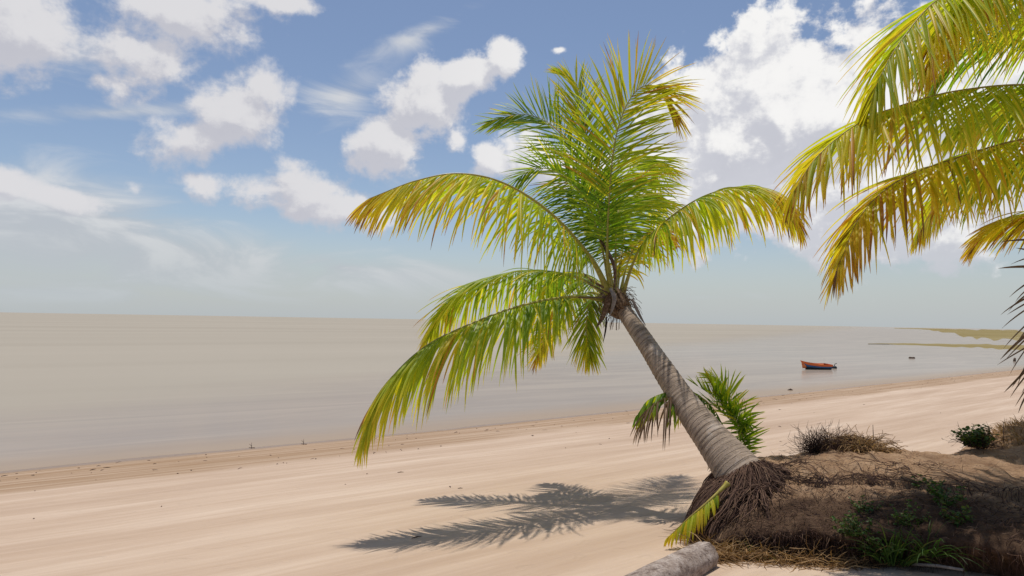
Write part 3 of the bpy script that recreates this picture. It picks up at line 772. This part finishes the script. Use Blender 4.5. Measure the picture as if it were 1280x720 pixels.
def leafy(centre, rx, ry, h, n, seed, leaf=.03, mat=None):
    """branching weed with small pointed leaves; returns stem mesh, leaf mesh"""
    rg = random.Random(seed); st = MB(); lf = MB()
    for i in range(n):
        a = rg.uniform(0, 6.283); q0 = rg.random()
        p = Vector(centre) + Vector((rx * q0 * math.cos(a), ry * q0 * math.sin(a), -.02))
        d = Vector((math.cos(a) * .5, math.sin(a) * .5, 1)).normalized(); P = [p]; L = h * rg.uniform(.5, 1.1)
        for j in range(7):
            d = (d + Vector((rg.gauss(0, .2), rg.gauss(0, .2), rg.gauss(0, .1)))).normalized(); P.append(P[-1] + d * L / 7)
            for _ in range(2):
                b_ = rg.uniform(0, 6.283); ld = Vector((math.cos(b_), math.sin(b_), rg.uniform(-.2, .6))).normalized()
                ll = leaf * rg.uniform(.6, 1.3); q1 = P[-1]
                lp_ = [q1, q1 + ld * ll * .35, q1 + ld * ll * .7 - Vector((0, 0, ll * .05)), q1 + ld * ll - Vector((0, 0, ll * .18))]
                lf.ribbon(lp_, [Vector((rg.gauss(0, 1), rg.gauss(0, 1), rg.gauss(0, .5)))] * 4, [ll * .08, ll * .28, ll * .24, ll * .02], a0=rg.uniform(.1, .75))
        st.tube(P, .0025, 3, a=.5)
    return st, lf

def on_bank(px, py, y_lo=5.2, y_hi=9.5):
    """first hit of the pixel ray with the bank"""
    d = ray(px, py); Y = 4.6
    while Y < 12:
        p = CAM + d * (Y / d.y)
        if p.z <= bank_height(p.x, p.y) + .005: return p
        Y += .02
    return p

# dead twig bush and straw heap behind the far rim
c1 = at(1036, 572, 7.85); c1.z = 1.93
tb = empty('dead_bush', c1); tag(tb, 'dark leafless tangle of dead twigs on the far rim of the bank', 'dead bush')
twig_bush(c1, .27, .24, .37, 800, 61, r=.0035, curl=.35).build('twigs', M_root, tb)
c2 = at(1076, 574, 7.8); c2.z = 1.90
sh = blades('straw', c2, (.27, .22), 1700, .44, .005, M_straw, 62, age=(0, 1), lean=1.3, droop=2.6, base_jit=0)
rg = random.Random(9)
for i in range(600):
    P = []; a = rg.uniform(0, 6.28); p = c2 + Vector((rg.gauss(0, .14), rg.gauss(0, .1), rg.uniform(.05, .24))); d = Vector((math.cos(a), math.sin(a) * .5, rg.gauss(0, .3))).normalized()
    for j in range(6):
        P.append(p.copy()); p += d * .04; d = (d + Vector((rg.gauss(0, .2), rg.gauss(0, .2), rg.gauss(-.1, .2)))).normalized()
    sh.tube(P, .003, 3, a=rg.uniform(0, 1))
o = sh.build('straw_clump', M_straw); tag(o, 'rounded heap of yellow-brown dry grass beside the dead twig bush', 'dry grass')

# leafy clump and straw hump further right
c3 = at(1222, 566, 8.1); c3.z = ground(c3.x, c3.y) + .62
shrub = empty('leafy_shrub', c3); tag(shrub, 'low dark green leafy shrub half hidden behind the bank at the right', 'shrub')
s1, l1_ = leafy(c3, .12, .15, .25, 45, 64, .05)
s1.build('stem', M_root, shrub); l1_.build('foliage', M_grass, shrub)
twig_bush(c3, .2, .2, .26, 120, 65).build('dead_twigs', M_root, shrub)
# a grassy sand hummock behind it
c4 = at(1275, 575, 8.4); c4.z = ground(c4.x, c4.y)
hm = MB(); NH = 60
for i in range(NH + 1):
    for j in range(NH + 1):
        x = (i / NH - .5) * 3.2; y = (j / NH - .5) * 2.4; r2 = (x / 1.3) ** 2 + (y / .95) ** 2
        h = .86 * math.exp(-r2 * 1.4); X = c4.x + .25 + x; Y = c4.y + .1 + y
        hm.vert((X, Y, ground(X, Y) - .05 + h + (.06 * fbm((X * 3, Y * 3, 1), 4)) * min(1, h * 3)), .5, 0)
for i in range(NH):
    for j in range(NH):
        a0 = i * (NH + 1) + j; hm.face(a0, a0 + NH + 1, a0 + NH + 2, a0 + 1)
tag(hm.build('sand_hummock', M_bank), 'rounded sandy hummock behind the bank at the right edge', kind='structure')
def hz(x, y):
    X = x - c4.x - .25; Y = y - c4.y - .1
    return ground(x, y) - .05 + .86 * math.exp(-((X / 1.3) ** 2 + (Y / .95) ** 2) * 1.4)
o = blades('straw', (c4.x + .05, c4.y - .1, 0), (.55, .5), 900, .16, .004, M_straw, 66, age=(.1, 1), lean=.9, droop=1.3, zfun=hz).build('straw_tuft', M_straw)
tag(o, 'thin brown dry grass covering the hummock at the right edge', 'dry grass')

for px, y0, y1, Y, lab in ((1091, 560, 531, 8.0, 'thin upright bare stick rising from the dry grass heap'), (1254, 560, 527, 8.3, 'thin upright bare stick on the hummock at the right edge')):
    mb = MB(); mb.tube([at(px, y0, Y), at(px + .6, (y0 + y1) / 2, Y), at(px, y1, Y)], [.006, .005, .003], 5)
    tag(mb.build('stick', M_wood), lab, 'stick')

# green grass tuft in front of the bank and weeds
gp = on_bank(1118, 700)
t1 = blades('g', gp, (.13, .1), 140, .36, .0055, M_grass, 71, age=(.05, .6), lean=.8, droop=.9, base_jit=.02).build('grass_tuft', M_grass)
tag(t1, 'tall bright green grass tuft growing at the foot of the bank', 'grass tuft')
gp = on_bank(1160, 690)
t1 = blades('g', gp, (.1, .1), 50, .40, .005, M_grass, 72, age=(.05, .5), lean=1.2, droop=1.1).build('grass_tuft', M_grass)
tag(t1, 'sparse green grass tuft with long blades leaning right, beside the taller tuft', 'grass tuft')
wl = [(1072, 668, .2, 26, .032, 'small green weed left of the tall grass tuft, lower on the bank'),
      (1084, 640, .14, 14, .028, 'small yellowish weed on the bank face above the others'),
      (1100, 690, .2, 26, .032, 'bushy green weed at the left foot of the tall grass tuft'),
      (1135, 655, .18, 16, .030, 'green weed on the bank directly above the tall grass tuft'),
      (1160, 612, .16, 12, .034, 'sprig of weed creeping near the top of the bank in palm shade'),
      (1178, 628, .2, 16, .036, 'leafy green weed in the shaded middle of the bank'),
      (1196, 655, .18, 14, .034, 'trailing green weed lowest on the shaded right part of the bank'),
      (1164, 563, .07, 7, .03, 'tiny pale green seedling on the far rim of the bank')]
for i, (px, py, h, n, lf_, lab) in enumerate(wl):
    p = on_bank(px, py) if py > 600 else bank_pt(5.05, .22)[0]
    e = empty('weed', p); tag(e, lab, 'weed', 'green weeds on the bank')
    s_, l_ = leafy(p, .09, .07, h, n, 80 + i, lf_)
    s_.build('stem', M_root, e); l_.build('foliage', M_grass, e)

# dry straw along the foot of the bank
rg = random.Random(91); mb = MB()
for i in range(2600):
    px = rg.uniform(898, 1075); py = rg.gauss(694, 6) + (px - 900) * .05; p = at(px, py, 6); 
    x = lerp(1.62, 3.15, rg.random()); y = 6.0 + rg.gauss(0, .10) - .25 * smooth(1.9, 2.6, x) + .05
    z = ground(x, y) + abs(rg.gauss(0, .045)); p = Vector((x, y, z)); a = rg.gauss(0, 1.2)
    d = Vector((math.cos(a), math.sin(a) * .6, rg.gauss(.1, .4))).normalized(); P = [p]; L = rg.uniform(.08, .26)
    for j in range(5):
        d = (d + Vector((rg.gauss(0, .2), rg.gauss(0, .2), rg.gauss(-.1, .18)))).normalized(); P.append(P[-1] + d * L / 5)
        P[-1].z = max(P[-1].z, ground(P[-1].x, P[-1].y) + .004)
    mb.ribbon(P, [Vector((rg.gauss(0, 1), rg.gauss(0, 1), rg.gauss(0, 1)))] * 6, [.002, .0035, .0035, .003, .002, .0005], a0=rg.uniform(.15, 1))
o = mb.build('straw_litter', M_straw); tag(o, 'orange-brown dry straw and root litter along the foot of the bank', 'straw', kind='stuff')
# greens among it under the root skirt
gp = Vector((2.25, 6.02, ground(2.25, 6.02)))
t1 = blades('g', gp, (.22, .08), 60, .2, .004, M_grass, 95, age=(.1, .7), lean=.8, droop=.8).build('grass_tuft', M_grass)
tag(t1, 'short green grass poking out under the hanging palm roots', 'grass tuft')

mb = MB(); s0 = on_bank(1140, 710); s1 = on_bank(1205, 716); s0.z += .03; s1.z += .02
mb.tube([s0, s0.lerp(s1, .5) + Vector((0, 0, .01)), s1], [.012, .013, .011], 7)
tag(mb.build('stick', M_husk), 'smooth pale grey stick lying at the foot of the grass tuft', 'stick')

# twigs, shells and leaf bits washed up along the tide line
rg = random.Random(101); mb = MB()
for i in range(1100):
    if fbm((i * .11, 5, 5), 2) < .1: continue
    t = rg.uniform(-6, 60) if rg.random() < .8 else rg.uniform(-6, 20)
    band = rg.choice((.9, 1.6, 2.4, 3.3, 4.2)); d = band + rg.gauss(0, .22)
    if rg.random() < .15: d = rg.uniform(3, 12)
    x, y = td2xy(t, d); z = ground(x, y) + .006
    a = rg.gauss(.6, .8); L = .02 + .16 * rg.random() ** 2.5 ; dv = Vector((math.cos(a), math.sin(a), rg.gauss(0, .05)))
    mb.tube([Vector((x, y, z)), Vector((x, y, z + .006)) + dv * L * .5, Vector((x, y, z)) + dv * L], [.004, rg.uniform(.004, .011), .003], 4, a=rg.uniform(0, .9))
o = mb.build('tide_litter', M_root); tag(o, 'scattered bits of twig and leaf along the tide line', 'beach litter', kind='stuff')
for px, py, lab in ((314, 556, 'forked dark twig sticking up at the water edge left of the big frond'), (379, 553, 'small dark twig at the water edge nearest the hanging frond tip')):
    d = ray(px, py + 3); p = CAM + d * (-(CAM.z - .05) / d.z); p.z = ground(p.x, p.y)
    mb = MB(); mb.tube([p, p + Vector((.01, 0, .07)), p + Vector((.0, .02, .15))], [.008, .006, .003], 5, a=.5)
    mb.tube([p + Vector((.01, 0, .06)), p + Vector((-.05, 0, .12))], [.006, .003], 5, a=.5)
    mb.tube([p + Vector((-.07, .03, .02)), p + Vector((.09, 0, .02))], [.006, .01], 5, a=.5)
    tag(mb.build('twig', M_root), lab, 'twig')

# ------------------------------------------------------------------ boat, float, drift log
def flatmat(name, c, rough=.6, spec=.3, nz=.25):
    q = NT(name); n_ = q.noise(q.pos(), 6, 5, .65)
    cc_ = q.mix(q.mr(n_, .4, .7, 0, nz), (*c, 1), (c[0] * .45, c[1] * .45, c[2] * .45, 1))
    return q.done(q.pbsdf(cc_, rough, spec=spec))
M_or = flatmat('orange_paint', (.80, .17, .04), nz=.1); M_bl = flatmat('blue_paint', (.04, .12, .26)); M_dk = flatmat('dark_hull_paint', (.018, .025, .03)); M_in = flatmat('inner_paint', (.80, .22, .07))
bp = at(1020, 460.5, 53.5); bp.z = 0
boat = empty('rowing_boat', bp); boat.rotation_euler = (0, 0, 0)
tag(boat, 'small wooden boat with orange gunwale and dark blue hull afloat in the shallows', 'boat')
bang = R(14); BL = 2.2
ca, sa = math.cos(bang), math.sin(bang)
def bw(x, y, z): return Vector((bp.x + x * ca - y * sa, bp.y + x * sa + y * ca, z * .92 + y * .16 * max(0, z)))
def half(u):  # u 0 bow (left) .. 1 stern
    return .50 * (math.sin(math.pi * min(1, (u * .62 + .0))) ** .75) if u > 0 else 0.0
def sheer(u): return .40 + .36 * (1 - u) ** 2.2 + .05 * u * u
def keel(u): return -.12 + .5 * max(0, .14 - u) / .14 * .9
def band(lo, hi, mat, name, push=0.0, parent=boat):
    mb = MB(); n = 30; rows = []
    for i in range(n + 1):
        u = i / n; row = []
        for sgn in (-1, 1):
            for k in range(5):
                f = lerp(lo, hi, k / 4) if sgn < 0 else lerp(hi, lo, k / 4)
                wv = half(u) * (.62 + .38 * f ** .7) + push; z = lerp(keel(u), sheer(u), f)
                rake = -.32 * f * (1 - u) ** 3 + .08 * f * u ** 3
                row.append(mb.vert(bw((u - .5) * BL + rake, sgn * wv, z)))
        rows.append(row)
    for r0_, r1_ in zip(rows, rows[1:]):
        for k in list(range(4)) + list(range(5, 9)): mb.face(r0_[k], r1_[k], r1_[k + 1], r0_[k + 1])
    for row in (rows[0], rows[-1]):
        for k in range(4): mb.face(row[k], row[k + 1], row[8 - k], row[9 - k])
    return mb.build(name, mat, parent)
hull = band(0, .46, M_dk, 'hull')
mbk = MB()
band(.46, .70, M_bl, 'blue_strake', .004); band(.70, 1.0, M_or, 'gunwale', .018)
# inside and bottom
mb = MB(); rows = []
for i in range(25):
    u = .03 + .94 * i / 24; row = []
    for k in range(7):
        f = k / 6 * 2 - 1; wv = (half(u) - .03) * f; z = lerp(sheer(u) - .015, .10, (1 - abs(f) ** 4))
        if half(u) < .06: z = sheer(u) - .03
        row.append(mb.vert(bw((u - .5) * BL - .32 * (1 - u) ** 3, wv, z)))
    rows.append(row)
for r0_, r1_ in zip(rows, rows[1:]):
    for k in range(6): mb.face(r0_[k], r0_[k + 1], r1_[k + 1], r1_[k])
mb.build('inner_hull', M_in, boat)
for u in (.3, .55, .8):
    mb = MB(); h_ = half(u) - .02; z = sheer(u) - .1; x = (u - .5) * BL; vs = []
    for dz in (0, .03):
        for dx, dy in ((-.09, -h_), (.09, -h_), (.09, h_), (-.09, h_)): vs.append(mb.vert(bw(x + dx, dy, z + dz)))
    for f in ((3, 2, 1, 0), (4, 5, 6, 7), (0, 1, 5, 4), (1, 2, 6, 5), (2, 3, 7, 6), (3, 0, 4, 7)): mb.face(*[vs[i] for i in f])
    mb.build('thwart', M_or, boat, smooth=False)
fp = at(1043, 459.5, 55); fp.z = 0
fl = empty('mooring_buoy', fp); tag(fl, 'small dark mooring buoy floating just right of the boat', 'buoy')
mb = MB(); pts = [fp + Vector((0, 0, z)) for z in (-.1, -.06, 0, .08, .15, .2, .22)]; mb.tube(pts, [.05, .12, .18, .2, .16, .08, .03], 14); mb.build('float', M_dk, fl)
mb = MB(); mb.tube([fp + Vector((0, 0, .2)), fp + Vector((.04, 0, .36)), fp + Vector((.18, 0, .4))], [.03, .025, .03], 6); mb.build('handle', M_dk, fl)
mb = MB(); dp = at(1140, 445.5, 75); dp.z = .02
pts = [dp + Vector((-.35 + .7 * i / 8, .05 * math.sin(i), .03 + .02 * math.sin(i * 1.3))) for i in range(9)]
mb.tube(pts, [.04, .1, .12, .13, .12, .12, .11, .09, .04], 9); tag(mb.build('drift_log', M_wood), 'small brown drift log lying low in the water beyond the boat', 'drift log')
mb = MB(); dp = at(1268, 450, 72); dp.z = 0
mb.tube([dp + Vector((0, 0, -.1)), dp + Vector((.02, 0, .2)), dp + Vector((.05, 0, .38))], [.14, .12, .08], 8); tag(mb.build('wooden_stump', M_wood), 'dark stump standing out of the shallow water near the right edge', 'stump')
mb = MB(); dp = at(988, 488, 36); dp.z = 0.0
mb.tube([dp + Vector((-.15, 0, .0)), dp + Vector((0, 0, .05)), dp + Vector((.12, 0, .01))], [.02, .05, .02], 6); tag(mb.build('drift_log', M_wood), 'tiny dark piece of driftwood in the shallows near the sand, left of the boat', 'driftwood')

# ------------------------------------------------------------------ sky, clouds, sun
SUN_EL = R(78); SUN_AZ = R(-8)        # azimuth measured from +Y towards +X
sund = Vector((math.cos(SUN_EL) * math.sin(SUN_AZ), math.cos(SUN_EL) * math.cos(SUN_AZ), math.sin(SUN_EL)))
sl = bpy.data.lights.new('sun', 'SUN'); sl.energy = 3.0; sl.angle = R(.8); sl.color = (1, .95, .87)
so = bpy.data.objects.new('sun', sl); col.objects.link(so); so.rotation_euler = sund.to_track_quat('Z', 'Y').to_euler(); so.location = (0, 0, 30)

world = bpy.data.worlds.new('World'); sc.world = world; world.use_nodes = True
wt = world.node_tree; wt.nodes.clear(); q = NT('', wt)
wout = q.n('ShaderNodeOutputWorld'); bg = q.n('ShaderNodeBackground'); wt.links.new(bg.outputs[0], wout.inputs[0])
sky = q.n('ShaderNodeTexSky'); sky.sky_type = 'NISHITA'; sky.sun_disc = False; sky.sun_elevation = SUN_EL; sky.sun_rotation = SUN_AZ
sky.air_density = 1.0; sky.dust_density = .7; sky.ozone_density = 1.6; sky.altitude = 0
# direction of view as azimuth and elevation (radians)
geo = q.n('ShaderNodeTexCoord'); sepd = q.n('ShaderNodeSeparateXYZ', in_0=geo.outputs['Generated'])
az = q.math('ARCTAN2', sepd.outputs[0], sepd.outputs[1]); el = q.math('ARCSINE', sepd.outputs[2])
ae = q.n('ShaderNodeCombineXYZ', in_0=az, in_1=el).outputs[0]
def azel(px, py):
    d = ray(px, py); return math.atan2(d.x, d.y), math.asin(d.z)
CUM = [  # px, py, rx, ry, tilt, strength : heaped clouds
    (900, 180, 95, 80, 0, 1.15), (985, 165, 120, 92, 10, 1.25), (1075, 150, 120, 90, 15, 1.25), (1120, 235, 170, 75, -12, 1.1), (1185, 295, 120, 36, -8, .75), (1230, 170, 130, 110, 0, 1.),
    (856, 128, 30, 22, 20, .7), (850, 245, 50, 55, 0, .8),
    (478, 178, 48, 44, 0, .95), (530, 132, 60, 42, 30, .95), (583, 98, 46, 30, 25, .95), (626, 74, 30, 24, 20, .85), (572, 168, 18, 26, -30, .62), (620, 204, 30, 22, 0, .8), (680, 205, 70, 40, 0, .85),
    (333, 108, 38, 30, 30, .92), (292, 145, 52, 38, 25, 1.0), (235, 178, 56, 30, 12, .95),
    (256, 232, 46, 22, 0, .72), (330, 238, 50, 26, 0, .8), (388, 244, 58, 30, -12, .98), (446, 262, 55, 22, -8, .85),
    (28, 40, 95, 68, 0, .82), (165, 62, 80, 52, 25, .82), (230, 18, 120, 42, 5, .8), (120, 98, 30, 24, 0, .7), (350, 4, 60, 16, 0, .7),
    (12, 228, 46, 18, 0, .8), (70, 246, 62, 16, -8, .72), (166, 236, 26, 20, -40, .38), (700, 62, 18, 9, 0, .40)]
VEIL = [ # soft thin cloud
    (60, 290, 230, 80, 0, .95), (180, 325, 290, 62, 0, .85), (480, 345, 330, 45, 0, .62), (430, 335, 95, 20, -15, .7), (430, 120, 110, 60, 20, .50), (150, 140, 330, 26, 17, .5), (520, 45, 260, 38, 20, .38),
    (60, 365, 400, 30, 0, .6), (1130, 250, 260, 95, -5, .7), (520, 210, 90, 50, 20, .35), (900, 370, 420, 22, 0, .30), (300, 232, 180, 36, 0, .35), (120, 60, 230, 90, 10, .45)]
def field(q, vec, blobs, smoothk=.25):
    acc = None; rot = {}
    sv = q.n('ShaderNodeSeparateXYZ', in_0=vec)
    for (px, py, rx, ry, tilt, s_) in blobs:
        a0, e0 = azel(px, py); a1, e1 = azel(px + 10, py); a2, e2 = azel(px, py - 10)
        kx = math.hypot(a1 - a0, e1 - e0) / 10; ky = math.hypot(a2 - a0, e2 - e0) / 10
        tq = min((-30, -10, 0, 12, 25), key=lambda z: abs(z - tilt)); ct, st_ = math.cos(R(tq)), math.sin(R(tq))
        if tq not in rot:
            if tq == 0: rot[0] = vec
            else:
                xx_ = q.math('MULTIPLY_ADD', sv.outputs[1], st_, q.math('MULTIPLY', sv.outputs[0], ct))
                yy_ = q.math('MULTIPLY_ADD', sv.outputs[1], ct, q.math('MULTIPLY', sv.outputs[0], -st_))
                rot[tq] = q.n('ShaderNodeCombineXYZ', in_0=xx_, in_1=yy_).outputs[0]
        cx_, cy_ = a0 * ct + e0 * st_, -a0 * st_ + e0 * ct
        sx_, sy_ = 1 / (rx * kx * 1.5), 1 / (ry * ky * 1.5)
        mp = q.n('ShaderNodeVectorMath', operation='MULTIPLY_ADD'); q.set(mp.inputs[0], rot[tq])
        mp.inputs[1].default_value = (sx_, sy_, 0); mp.inputs[2].default_value = (-cx_ * sx_, -cy_ * sy_, 0)
        ln = q.n('ShaderNodeVectorMath', operation='LENGTH'); q.set(ln.inputs[0], mp.outputs[0])
        v = q.math('MULTIPLY_ADD', ln.outputs['Value'], -1.0, s_)
        if acc is None: acc = v
        else:
            nd = q.n('ShaderNodeMath', operation='SMOOTH_MAX'); q.set(nd.inputs[0], acc); q.set(nd.inputs[1], v); nd.inputs[2].default_value = smoothk; acc = nd.outputs[0]
    return acc
def density(q, vec, fld):
    n1 = q.noise(q.vscale(vec, 1, 1.25, 1, loc=(3.1, 1.7, 0)), 10, 8, .62, .08, dim='2D')
    vo = q.n('ShaderNodeTexVoronoi'); vo.feature = 'F1'; vo.voronoi_dimensions = '2D'; vo.normalize = True; q.set(vo.inputs['Vector'], q.mix(.035, vec, q.noise(vec, 14, 3, .6, out=1, dim='2D'))); vo.inputs['Scale'].default_value = 22
    vo.inputs['Detail'].default_value = 3; vo.inputs['Roughness'].default_value = .55
    a = q.math('MULTIPLY_ADD', n1, 1.65, -.825)
    b_ = q.math('MULTIPLY_ADD', vo.outputs['Distance'], -.55, .2)
    return q.math('ADD', q.math('ADD', fld, a), b_)
F0 = field(q, ae, CUM, .12); D0 = density(q, ae, F0)
over = q.mr(q.math('MAXIMUM', q.math('MULTIPLY', q.math('ABSOLUTE', az), .7), el), .55, .75, 0, .50)  # extra unseen cloud overhead and behind the camera, added for whiter fill light
aes = q.n('ShaderNodeVectorMath', operation='ADD'); q.set(aes.inputs[0], ae); aes.inputs[1].default_value = (.010, .026, 0)
F1 = field(q, aes.outputs[0], CUM, .12); D1 = density(q, aes.outputs[0], F1)
D0 = q.math('ADD', D0, over)
alpha = q.math('MULTIPLY', q.mr(D0, q.mr(az, -.4, .3, .06, .14), q.mr(az, -.4, .3, .56, .40)), 1.)
thick = q.mr(D0, .40, 1.15)
lit = q.mr(q.math('SUBTRACT', q.math('SUBTRACT', D0, over), D1), -.40, .46, 0, 1)
core = q.math('MULTIPLY', thick, q.math('SUBTRACT', 1.0, lit))
FV = field(q, ae, VEIL, .3)
nv = q.noise(q.vscale(ae, 1, 3.2, 1, rotz=R(-12)), 5, 6, .6, .5, dim='2D')
alv = q.mr(q.math('MULTIPLY_ADD', nv, 1.1, q.math('SUBTRACT', FV, .55)), .12, .72, 0, .9)
ccol = q.mix(q.mr(lit, .15, .9), (.66, .67, .73, 1), (.99, .98, .97, 1))
ccol = q.mix(q.math('MULTIPLY', core, q.mr(over, 0, .3, .5, 0)), ccol, (.55, .56, .63, 1))
ccol = q.mix(q.mr(az, -.35, .30, .45, 0), ccol, (.50, .50, .57, 1))     # the left clouds are greyer
CL = 8.0  # brightness of sunlit cloud relative to the sky texture's units
def scl(c, k): return q.mix(1., c, (k, k, k, 1), 'MULTIPLY')
ccs = scl(ccol, CL * 1.04); vcol = scl(q.mix(q.mr(nv, .4, .65), (.56, .59, .64, 1), (.76, .77, .79, 1)), CL)
skyc = q.mix(1., sky.outputs[0], (.94, .90, .90, 1), 'MULTIPLY')
c = q.mix(alv, skyc, vcol)
c = q.mix(alpha, c, ccs)
hzf = q.mr(sepd.outputs[2], -.01, .15, .85, 0)
c = q.mix(hzf, c, scl((.53, .585, .62, 1), CL))   # pale maritime air low down
wt.links.new(c, bg.inputs[0]); bg.inputs[1].default_value = .10

# ------------------------------------------------------------------ output
sc.view_settings.view_transform = 'Standard'; sc.view_settings.look = 'None'; sc.view_settings.exposure = 0.16; sc.view_settings.gamma = 1
sc.render.engine = 'CYCLES'
sc.cycles.max_bounces = 6; sc.cycles.diffuse_bounces = 3; sc.cycles.transmission_bounces = 4; sc.cycles.glossy_bounces = 3
sc.cycles.use_denoising = True
sc.cycles.sample_clamp_indirect = 6
world.cycles.sampling_method = 'MANUAL'; world.cycles.sample_map_resolution = 256
sc.render.resolution_x = 1024; sc.render.resolution_y = 576
